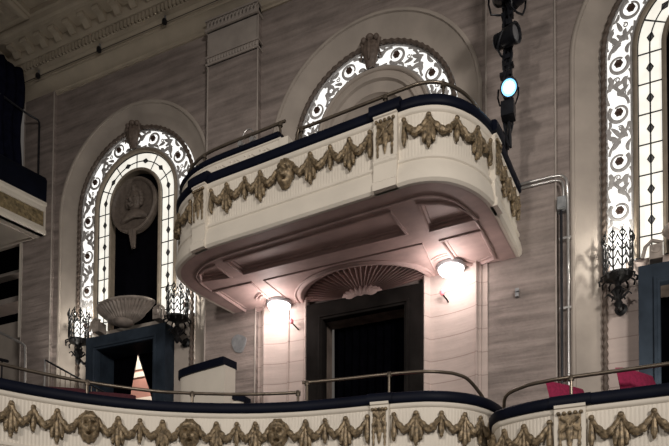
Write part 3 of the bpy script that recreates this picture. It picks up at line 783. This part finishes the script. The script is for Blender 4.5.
# ------------------------------------------------------------------ seats
def seat(loc, rz, label, m, group, s=1.):
    S = thing('theatre_chair', label, 'chair', loc, group, rz)
    Mx = Matrix.Translation(Vector(loc)) @ Matrix.Rotation(rz, 4, 'Z') @ Matrix.Scale(s, 4)
    f = lambda x, y, z: tuple(Mx @ Vector((x, y, z)))
    mb = MB(f); rows = []
    for k in range(9):                                           # padded back, leaning and wider at the top
        v = k/8; z = .40 + .52*v; hw = .21 + .035*v; y = .20 + .12*v; th = .05*math.sin(PI*(.12 + .80*v)) + .02
        rows.append([(-hw, y, z), (-hw*.8, y - th, z), (0, y - th*1.25, z), (hw*.8, y - th, z), (hw, y, z), (hw*.8, y + th*.6, z), (0, y + th*.8, z), (-hw*.8, y + th*.6, z)])
    mb.grid(rows, close_v=True); mb.poly(rows[0]); mb.poly(rows[-1]); mb.build('backrest', m, S, sharp=60)
    mb = MB(f); mb.ball((0, -.02, .42), .24, .25, .075, 8, 16); mb.build('seat_pad', m, S)
    for e in (-1, 1):
        MB(f).tube([(e*.25, .22, .60), (e*.26, .05, .63), (e*.26, -.16, .62)], .022, n=8).build('armrest', BLACKM, S)
        MB(f).box(e*.25 - .02, e*.25 + .02, -.18, .22, 0, .40).build('side_leg', BLACKM, S, smooth=False)
    return S
RED = 'red seats on the lower balcony'
seat((-.41, -1.615, 3.12), math.radians(54), 'crimson seat left of the taller one, behind the pilaster of the lower right balcony', SEATR, RED, 1.37)
seat((.36, -1.82, 3.12), math.radians(54), 'tallest crimson seat, nearest the right edge behind the balcony rim', SEATR, RED, 1.36)
seat((-.06, -1.10, 3.12), math.radians(54), 'crimson seat half hidden in the gap between the two front red seats', SEATR, RED, 1.30)
seat((-2.50, -1.80, 3.42), math.radians(54), 'crimson seat whose top just shows over the rim before the black doorway', SEATR, RED, 1.10)
MAR = 'maroon seats behind the left balcony rim'
seat((-6.72, -3.62, 3.42), math.radians(34), 'dark maroon seat at far left behind the balcony rim, under the stair rail', SEATD, MAR, 1.25)
seat((-6.22, -3.18, 3.42), math.radians(38), 'dark maroon seat behind the balcony rim in front of the far left doorway', SEATD, MAR, 1.24)

# ------------------------------------------------------------------ cream partition screen on the balcony
Sx = thing('partition_screen', 'cream partition screen with navy padded top, left of the lit panels', 'partition', (-5.9, -1.4, 3.42))
scr = crom([(-6.62, -.98), (-6.61, -1.16), (-6.53, -1.28), (-6.25, -1.37), (-5.95, -1.43), (-5.58, -1.50)], 10)
th = [(p, (scr[min(i+1, len(scr)-1)] - scr[max(0, i-1)]).normalized()) for i, p in enumerate(scr)]
def slab(off0, off1, z0, z1, name, m, r=0):
    rows = []
    for o_, z in ((off0, z0), (off1, z0), (off1, z1), (off0, z1)): rows.append([(p.x + t.y*o_, p.y - t.x*o_, z) for p, t in th])
    mb = MB(); mb.grid(rows, close_u=True); mb.poly([q[0] for q in rows]); mb.poly([q[-1] for q in rows]); return mb.build(name, m, Sx, sharp=30)
slab(0, -.24, 3.42, 5.30, 'panel', CREAM); slab(.03, -.27, 5.30, 5.42, 'padded_top', NAVY); slab(.012, -.252, 3.42, 3.62, 'plinth', CREAM)
MB().box(-5.64, -5.36, -1.30, -1.18, 3.42, 4.80).build('low_wing', CREAM, Sx, smooth=False)
mb = MB(); mb.grid([[(-5.66, -1.33, z), (-5.33, -1.33, z - .10)] for z in (4.86, 4.95)] + [[(-5.66, -1.15, z), (-5.33, -1.15, z - .10)] for z in (4.95, 4.86)], close_u=True)
mb.poly([(-5.33, -1.33, 4.76), (-5.33, -1.33, 4.85), (-5.33, -1.15, 4.85), (-5.33, -1.15, 4.76)]); mb.build('wing_top', NAVY, Sx, smooth=False)

# ------------------------------------------------------------------ wrought iron sconces
def sconce(x, zt, y, label):
    S = thing('wall_sconce', label, 'sconce', (x, y, zt - 1.06), 'black wrought iron sconces')
    zc = zt - .60; r = .185
    mb = MB()
    for k in range(10):
        a = 2*PI*k/10; q = lambda rr, z: (x + rr*math.cos(a), y + rr*math.sin(a), z)
        mb.tube([q(r*.82, zc - .02), q(r, zc + .08), q(r, zc + .42), q(r*1.04, zc + .54), q(r*1.0, zc + .60)], lambda t: .014 - .007*t, n=5)
        for e in (-1, 1):                                        # pointed arches between the bars
            a2 = a + e*2*PI/20
            for dz in (.0, .11, .22, .33):
                mb.tube([q(r, zc + .06 + dz), (x + r*math.cos(a + e*.18), y + r*math.sin(a + e*.18), zc + .10 + dz), (x + r*math.cos(a2), y + r*math.sin(a2), zc + .17 + dz)], .009, n=4)
            mb.tube([q(r*1.02, zc + .45), (x + r*1.14*math.cos(a + e*.17), y + r*1.14*math.sin(a + e*.17), zc + .51), q(r*1.05, zc + .56)], .011, n=4)
    mb.lathe([(r*.80, -.03), (r*1.0, -.01), (r*1.04, .015), (r*.98, .03)], (x, y, zc), n=24)
    for k in range(12):
        a = 2*PI*k/12; mb.tube([(x + r*1.05*math.cos(a), y + r*1.05*math.sin(a), zc), (x + r*1.3*math.cos(a), y + r*1.3*math.sin(a), zc - .03), (x + r*1.25*math.cos(a), y + r*1.25*math.sin(a), zc - .09)], .014, n=5)
    mb.build('cage', IRON, S)
    mb = MB(); mb.lathe([(.0, .06), (r*.46, .06), (r*.52, .12), (r*.52, .32), (r*.44, .37), (0, .38)], (x, y, zc), n=20); mb.build('cage_glow', C_GLOW, S)  # added glowing core imitating window light seen through the cage
    mb = MB(); mb.lathe([(r*.80, -.02), (r*.45, -.05), (.05, -.08), (.035, -.13), (.07, -.17), (.09, -.21), (.05, -.26), (.04, -.32), (.06, -.37), (.03, -.43), (.0, -.46)], (x, y, zc), n=14)
    for k in range(6):
        a = 2*PI*k/6; mb.tube([(x + .04*math.cos(a), y + .04*math.sin(a), zc - .30), (x + .13*math.cos(a), y + .13*math.sin(a), zc - .22), (x + .17*math.cos(a), y + .17*math.sin(a), zc - .26)], lambda t: .02*(1-.5*t), n=6)
    mb.tube([(x, y, zc - .32), (x + .03, y + .10, zc - .40), (x + .03, .10, zc - .36)], .028, n=8)
    mb.lathe([(.075, 0), (.085, -.03), (.04, -.05)], (x + .03, .12, zc - .36), n=14, axis='y')
    mb.build('bracket', IRON, S)
    ld = bpy.data.lights.new('sconce_bulb', 'POINT'); ld.energy = 15; ld.color = (1, .94, .84); ld.shadow_soft_size = .02
    lo = bpy.data.objects.new('sconce_bulb', ld); COL.objects.link(lo); lo.location = (x, y, zc + .50)
    return S
sconce(-9.82, 7.43, -.13, 'black iron sconce left of the far left doorway')
sconce(-7.49, 7.48, -.13, 'black iron sconce between the far left doorway and the projecting box')
sconce(-.18, 6.79, -.13, 'black iron sconce on the right hand bay above the red seats')

# ------------------------------------------------------------------ fluted shell bowls on the outer doorways
def bowl(cx, z0, y, label, w=.62, h=.50):
    B_ = thing('shell_bowl', label, 'urn', (cx, y, z0), 'fluted plaster bowls over the blue doorways')
    n = 22; mb = MB(); rows = []
    for i in range(13):
        v = i/12; rr = w*(.26 + .44*math.sin(PI/2*min(1, v/.52))) if v < .55 else w*(.74 + .28*((v-.55)/.45)**.8)
        row = []
        for j in range(n*6 + 1):
            a = PI + PI*j/(n*6); k = 1 + .07*(.3 + .7*v)*math.cos(2*PI*j/6)
            row.append((cx + rr*k*math.cos(a), y + .62*rr*k*math.sin(a), z0 + h*v**1.15))
        rows.append(row)
    mb.grid(rows); mb.build('fluted_bowl', URN, B_, sharp=80)
    mb = MB(); rows = []
    for r, z in ((.86, h-.02), (.98, h-.01), (1.05, h), (1.09, h + .02), (1.07, h + .05), (.95, h + .06), (.80, h + .02)):
        rows.append([(cx + w*r*math.cos(PI + PI*j/48), y + .62*w*r*math.sin(PI + PI*j/48), z0 + z) for j in range(49)])
    mb.grid(rows); mb.build('rim', URN, B_)
    mb = MB(); mb.lathe([(.0, -.07), (.10, -.06), (.17, -.02), (.20, .02), (.15, .05)], (cx, y - .10, z0), n=20)
    mb.build('foot', URN, B_)
    for e in (-1, 1):                                            # scrolled side blocks on the door head
        mb = MB(); x = cx + e*(w + .12); mb.box(x - .08, x + .08, y - .06, y + .15, z0 - .02, z0 + .17)
        mb.lathe([(.06, 0), (.05, -.02), (.025, -.02), (.0, -.035)], (x, y - .06, z0 + .10), n=14, axis='y')
        mb.tube([(x - e*.08, y - .02, z0 + .19), (x + e*.05, y - .03, z0 + .24), (x + e*.13, y - .02, z0 + .17), (x + e*.17, y - .02, z0 + .02)], .026, n=8)
        mb.build('side_block', URN, B_, sharp=35)
    return B_
bowl(-8.66, 6.97, -.10, 'fluted plaster bowl over the far left doorway, under the medallion', .60, .31)
bowl(1.01, 6.36, -.10, 'fluted plaster bowl over the doorway at the right edge', .60, .31)

# ------------------------------------------------------------------ portrait medallion
Md = thing('medallion', 'oval bronze coloured portrait medallion hanging in the far left window', 'medallion', (-8.68, .10, 9.34))
mc = (-8.675, .10, 9.35); 
MB().lathe([(.0, -.02), (.40, -.03), (.455, -.05), (.475, -.085), (.50, -.095), (.53, -.075), (.54, -.03), (.52, .05), (0, .06)], mc, n=48, axis='y').build('disc', BRONZE, Md)
mb = MB()
mb.ball((mc[0] + .03, mc[1] - .06, mc[2] + .06), .155, .10, .20, 14, 20)          # head
mb.ball((mc[0] + .03, mc[1] - .165, mc[2] + .04), .035, .05, .06)                  # nose
for e in (-1, 1): mb.ball((mc[0] + .03 + e*.065, mc[1] - .135, mc[2] + .10), .042, .035, .020); mb.ball((mc[0] + .03 + e*.07, mc[1] - .13, mc[2] - .01), .045, .035, .045)
mb.ball((mc[0] + .03, mc[1] - .145, mc[2] - .065), .055, .03, .020)
for k in range(16):
    a = PI*(-.15 + 1.3*k/15); mb.ball((mc[0] + .03 + .165*math.cos(a), mc[1] - .06, mc[2] + .08 + .20*math.sin(a)), .05, .05, .05, 6, 8)
mb.tube([(mc[0] + .03, mc[1] - .03, mc[2] + .20), (mc[0] + .03, mc[1] - .09, mc[2] + .33), (mc[0] + .04, mc[1] - .07, mc[2] + .38)], lambda t: .07*(1-t) + .015, n=8)
mb.tube([(mc[0] - .30, mc[1] - .01, mc[2] - .27), (mc[0] - .10, mc[1] - .05, mc[2] - .20), (mc[0] + .03, mc[1] - .06, mc[2] - .17), (mc[0] + .16, mc[1] - .05, mc[2] - .21), (mc[0] + .32, mc[1] - .01, mc[2] - .27)], lambda t: .05 + .045*math.sin(PI*t), n=10)
mb.build('bust_relief', BRONZE, Md)
mb = MB()
for e in (-.05, .0, .05): mb.tube([(mc[0] + e*.9 - .02, mc[1] - .06, mc[2] - .48), (mc[0] + e*.8, mc[1] - .06, mc[2] - .65), (mc[0] + e*.5 + .01, mc[1] - .05, mc[2] - .84)], lambda t: .040*(1 - .45*t), n=8)
mb.build('pendant', BRONZE, Md)

# ------------------------------------------------------------------ conduit on the wall
mb = MB()
pp = [(-1.47, -.10, 7.82), (-1.20, -.10, 7.82), (-.95, -.10, 7.81), (-.865, -.10, 7.76), (-.835, -.10, 7.66), (-.83, -.05, 7.3), (-.83, -.05, 6.0), (-.83, -.05, 3.3)]
mb.tube(crom(pp, 8), .020, n=10)
Cd = thing('conduit', 'steel conduit bending from the box rim down the right pilaster', 'pipe', (-.9, -.05, 3.3))
mb.build('outer_pipe', STEEL, Cd)
pp = [(-1.47, -.10, 7.76), (-1.20, -.10, 7.76), (-.98, -.10, 7.75), (-.905, -.10, 7.71), (-.885, -.10, 7.62), (-.885, -.08, 7.47)]
MB().tube(crom(pp, 8), .017, n=10).build('inner_pipe', STEEL, Cd)
MB().tube([(-.915, -.09, 7.32), (-.915, -.09, 3.3)], .020, n=10).build('black_pipe', BLACKM, Cd)
MB().box(-.965, -.85, -.15, -.0, 7.31, 7.48).box(-.955, -.86, -.158, -.15, 7.32, 7.47).build('junction_box', ZINC, Cd, smooth=False)
for z in (6.9, 5.9, 4.9): MB().box(-.95, -.79, -.075, -.002, z, z + .03).build('pipe_clip', STEEL, Cd, smooth=False)
mb = MB().box(-1.55, -1.50, -.14, -.08, 6.17, 6.29).box(-1.54, -1.49, -.17, -.14, 6.23, 6.27)
tag(mb.build('wall_box', ZINC, None, smooth=False), 'small grey electrical box on the stone wall right of the projecting box', 'electrical box')

mb = MB().poly([(-6.19 + .14*math.cos(a)*(1 + .15*math.sin(3*a)), -.135, 6.22 + .17*math.sin(a)*(1 + .12*math.cos(2*a + 1))) for a in [2*PI*k/20 for k in range(20)]])
mb.v += [(x, -.118, z) for x, y, z in mb.v]; mb.f += [tuple(range(20, 40))] + [(k, (k+1) % 20, 20 + (k+1) % 20, 20 + k) for k in range(20)]
tag(mb.build('plaster_patch', ZINC, None, smooth=False), 'rough grey repair patch on the stone pilaster left of the lit panels', 'patch')

# ------------------------------------------------------------------ stage lights on a vertical boom
bmx, bmy = -1.53, -.80
Bm = thing('lighting_boom', 'black vertical boom pipe with cables rising beside the projecting box', 'lighting boom', (bmx, bmy, 7.7))
MB().tube([(bmx - .03, bmy, 7.72), (bmx, bmy, 12.2)], .026, n=10).build('pipe', BLACKM, Bm)
mb = MB()
for k in range(5):
    ph = k*1.3; mb.tube([(bmx + (.03 + .008*k)*math.sin(ph + z*(3 + k)), bmy - .04 + .03*math.cos(ph + z*4), 7.9 + z) for z in [i*.06 for i in range(70)]], .019, n=5)
random.seed(5)
for k in range(26):
    z = 8.75 + .12*k + .04*random.random(); q = .03 + .05*random.random(); a = bmx + .05*(random.random() - .5)
    mb.box(a - q, a + q, bmy - .07, bmy + .02, z, z + .03 + .05*random.random())
mb.build('cable', BLACKM, Bm)
def par_can(x, y, z, aim, label, lit=None, size=1.):
    S = thing('stage_light', label, 'stage light', (x, y, z), 'stage lights on the vertical boom')
    d = Vector(aim).normalized(); R_ = d.to_track_quat('Z', 'Y').to_matrix().to_4x4()
    Mx = Matrix.Translation((x, y, z)) @ R_ @ Matrix.Scale(size, 4); f = lambda a, b, c: tuple(Mx @ Vector((a, b, c)))
    MB(f).lathe([(.0, -.22), (.05, -.22), (.085, -.19), (.09, -.10), (.12, -.04), (.125, .10), (.135, .10), (.135, .14), (.115, .14), (.11, .10)], n=22).build('can', BLACKM, S)
    m = MB(f)
    for k in range(4):
        m.lathe([(.094, -.18 + .025*k), (.105, -.178 + .025*k), (.105, -.168 + .025*k), (.094, -.166 + .025*k)], n=18)
    m.build('cooling_fins', BLACKM, S)
    g = MB(f).lathe([(.0, .115), (.06, .112), (.112, .105)], n=20).build('lens', LEDG if lit else DIAM, S)
    if lit: MB(f).lathe([(.0, .124), (.05, .121), (.078, .116)], n=20).build('led_cluster', LEDW, g)
    if lit: MB().box(x - .10, x + .07, y - .02, y + .16, z - .36, z - .16).build('driver_box', BLACKM, S, smooth=False)
    MB(f).tube([(-.15, 0, 0), (-.155, -.10, -.04), (-.12, -.20, -.08), (0, -.22, -.09), (.12, -.20, -.08), (.155, -.10, -.04), (.15, 0, 0)], .015, n=6).build('yoke', BLACKM, S)
    MB().tube([(x, y, z), (x*.5 + bmx*.5, y*.5 + bmy*.5, z + .02), (bmx, bmy, z + .02)], .022, n=8).box(bmx - .045, bmx + .045, bmy - .05, bmy + .05, z - .03, z + .07).build('clamp', BLACKM, S)
    return S
par_can(-1.60, -.95, 10.00, (.2, -.9, -.35), 'topmost black stage light on the boom, cut by the upper edge', None, 1.0)
par_can(-1.36, -.92, 9.90, (.8, -.5, .2), 'black stage light just right of the topmost one on the boom', None, .9)
par_can(-1.50, -.96, 9.34, (.95, -.35, -.1), 'black stage light side on, between the blue lit one and the top pair', None, .95)
par_can(-1.49, -1.00, 8.60, (.20, -.80, -.52), 'stage light shining cold blue at the bottom of the boom', True, .86)
spot('blue_lamp', (-1.47, -1.14, 8.53), (-.9, -3.0, 7.2), 12, 60, .6, (.25, .6, 1), .08)

# ------------------------------------------------------------------ gallery at upper left
GA = Path([(-10.80, .0), (-10.92, -.45), (-11.05, -.96), (-11.30, -1.9), (-11.6, -3.0)])
gl = thing('gallery', 'upper gallery front at the left edge with gold relief panel', 'gallery', (-11, -.5, 9.17))
class Flip:
    def map(self, s, z, d): p, n = GA.at(s); return (p.x - n.x*d, p.y - n.y*d, z)
GF = Flip()
prof = [(9.17, -.10), (9.17, .02), (9.20, .04), (9.26, .04), (9.28, .02), (9.33, .02), (9.34, -.01), (9.64, -.01), (9.65, .02), (9.74, .02), (9.77, .05), (9.83, .05), (9.83, -.12)]
sweep(GF, prof, 0, GA.L, .08, 'fascia', CREAM, gl, sharp=30)
sweep(GF, [(9.345, -.004), (9.36, .006), (9.63, .006), (9.64, -.004)], .12, GA.L, .05, 'gold_panel', GOLDP, gl, sharp=30)
sweep(GF, [(9.30, .021), (9.68, .021), (9.68, -.02), (9.30, -.02)], .0, .11, .02, 'end_stile', CREAM, gl, closed=True, sharp=30)
sweep(GF, [(9.83, -.14), (9.83, .03), (10.28, .04), (10.36, .0), (10.36, -.12)], 0, GA.L, .08, 'cushion_rail', NAVY, gl, closed=True, sharp=40)
mb = MB(); fr = [GF.map(GA.L*i/20, 0, .0)[:2] for i in range(21)]
inner = [(-11.10, -.12), (-11.20, -.60), (-11.42, -1.3), (-12.6, -1.3), (-12.6, -.12)]
mb.fill([(-13.4, .0)] + fr + [(-13.4, -3.0)], [inner], lambda a, b: (a, b, 9.17)); mb.build('soffit', SMOOTH, gl, smooth=False)
mb = MB(); rows = [[(x, y, z) for x, y in inset_poly(inner, d)] for d, z in ((-.03, 9.165), (-.02, 9.15), (.0, 9.16), (.0, 9.20), (.05, 9.21))]
mb.grid(rows, close_v=True); mb.poly(rows[-1]); mb.build('soffit_panel', SMOOTH, gl, sharp=30)
MB().fill([(-13.4, .0)] + fr + [(-13.4, -3.0)], [], lambda a, b: (a, b, 9.80)).build('gallery_floor', FLOORM, gl, smooth=False)
n = 90; rows = []
for k in range(10):
    z = 12.47 + (9.84 - 12.47)*k/9
    rows.append([(-11.20 - .30*(i/n) - .16*max(0, .3 - abs(k/9 - .75)) + .03*math.sin(i*.8 + .2*k), -.36 + .05*math.sin(k*1.1) - 2.3*i/n, z + .03*math.sin(i*.5)) for i in range(n+1)])
o = MB().grid(rows).build('curtain', DRAPE, None, sharp=180); o.modifiers.new('thickness', 'SOLIDIFY').thickness = .015
tag(o, 'dark navy drape hanging above the upper gallery at the left edge', 'curtain')
H = thing('handrail', 'thin dark handrail with a right angle turn on the upper gallery', 'handrail', (-11, -.2, 9.8))
MB().tube([(-11.35, -1.15, 11.75), (-11.10, -.35, 11.60), (-10.98, -.16, 11.55), (-10.96, -.14, 11.50), (-10.96, -.14, 9.9)], .020, n=8).build('rail', BLACKM, H)

# rear opening under the gallery: unlit depth painted black, with pale ledges
mb = MB().box(-15.5, -11.2, 1.9, 2.0, 2.4, 12.6).box(-15.6, -15.5, -3, 2.0, 2.4, 12.6); struct(mb.build('wall_rear', DARK, None, smooth=False), 'black walls painting the unlit depth of the rear opening under the gallery', 'wall')
mb = MB().box(-14.6, -11.6, .75, .95, 9.14, 9.21).box(-14.6, -11.6, .75, 1.2, 8.50, 8.62)
mb2 = mb.build('trim_9', TRIM, None, smooth=False); struct(mb2, 'pale ledges crossing the dark rear opening under the gallery', 'trim')
mb = MB().box(-14.6, -11.5, .6, .7, 6.3, 7.95); struct(mb.build('wall_dado', SMOOTH, None, smooth=False), 'pale low wall at the foot of the rear opening', 'wall')
mb = MB().box(-11.50, -11.44, -.09, .03, 7.2, 9.17); struct(mb.build('trim_10', CREAM, None, smooth=False), 'white edge strip beside the rear opening under the gallery', 'trim')
H = thing('handrail', 'slim stair handrail with thin balusters beside the far left pilaster', 'handrail', (-9.96, -.8, 5))
MB().tube([(-9.96, -.8, 6.26), (-8.86, -.8, 5.65), (-8.3, -.8, 5.34)], .018, n=8).build('top_rail', BLACKM, H)
MB().tube([(-9.96, -.8, 6.27), (-9.96, -.8, 3.6)], .020, n=8).build('post', STEEL, H)
for k in range(12):
    x = -9.83 + .125*k; zt = 6.26 - .555*(x + 9.96)
    MB().tube([(x, -.8, zt), (x, -.8, zt - 1.0)], .008, n=6).build('baluster', BRASS, H)
H = thing('handrail', 'pale tube handrail turning down at the extreme left edge', 'handrail', (-10.46, -.8, 5))
MB().tube(crom([(-12.0, -.8, 7.36), (-11.15, -.8, 6.97), (-10.62, -.8, 6.70), (-10.50, -.8, 6.62), (-10.47, -.8, 6.50), (-10.46, -.8, 5.95), (-10.46, -.8, 4.0)], 6), .024, n=8).build('rail', STEEL, H)
H = thing('handrail', 'lower dark handrail sloping under the pale one at extreme left', 'handrail', (-10.7, -.9, 5))
MB().tube([(-12.0, -.95, 6.70), (-10.75, -.95, 6.30)], .030, n=8).tube([(-10.9, -.95, 6.35), (-10.9, -.95, 4.2)], .016, n=6).build('rail', BLACKM, H)

# ------------------------------------------------------------------ light
spot('house_light_right', (8, -15, 8.2), (-3.0, -2, 5.4), 5200, 56, .9, (1, .93, .86), 1.3)
spot('house_light_front', (-4, -17, 7.6), (-3.9, -2, 5.2), 2500, 54, .9, (1, .92, .84), .5)
spot('bay_light_right', (.5, -.55, 4.1), (.0, .1, 7.6), 70, 80, .8, (1, .92, .80), .1)
spot('bay_light_left', (-10.05, -.5, 5.6), (-10.2, .1, 7.6), 60, 70, .8, (1, .94, .84), .1)
ld = bpy.data.lights.new('passage_bulb', 'POINT'); ld.energy = 150; ld.color = (1, .86, .78); ld.shadow_soft_size = .15
lo = bpy.data.objects.new('passage_bulb', ld); COL.objects.link(lo); lo.location = (-9.6, 1.2, 7.6)
w = bpy.data.worlds.new('house_dim'); sc.world = w; w.use_nodes = True
bg = w.node_tree.nodes['Background']; bg.inputs['Color'].default_value = (1, .90, .82, 1); bg.inputs['Strength'].default_value = .085

# ------------------------------------------------------------------ camera
cam = bpy.data.cameras.new('camera'); co = bpy.data.objects.new('camera', cam); COL.objects.link(co); sc.camera = co
cam.sensor_fit = 'HORIZONTAL'; cam.sensor_width = 36; cam.lens = 680/669*36
cam.shift_y = (590.8 - 223)/669; cam.shift_x = .0007; cam.clip_end = 200
M3 = Matrix(((.9141716, .00846234, .40523904), (.40529167, -.03235646, -.91361465), (.00538078, .99944057, -.03300907)))
co.matrix_world = Matrix.Translation((0, -10, 1.6)) @ M3.to_4x4()
vs = sc.view_settings; vs.view_transform = 'Standard'; vs.look = 'None'; vs.exposure = 0; vs.gamma = 1; vs.use_curve_mapping = False
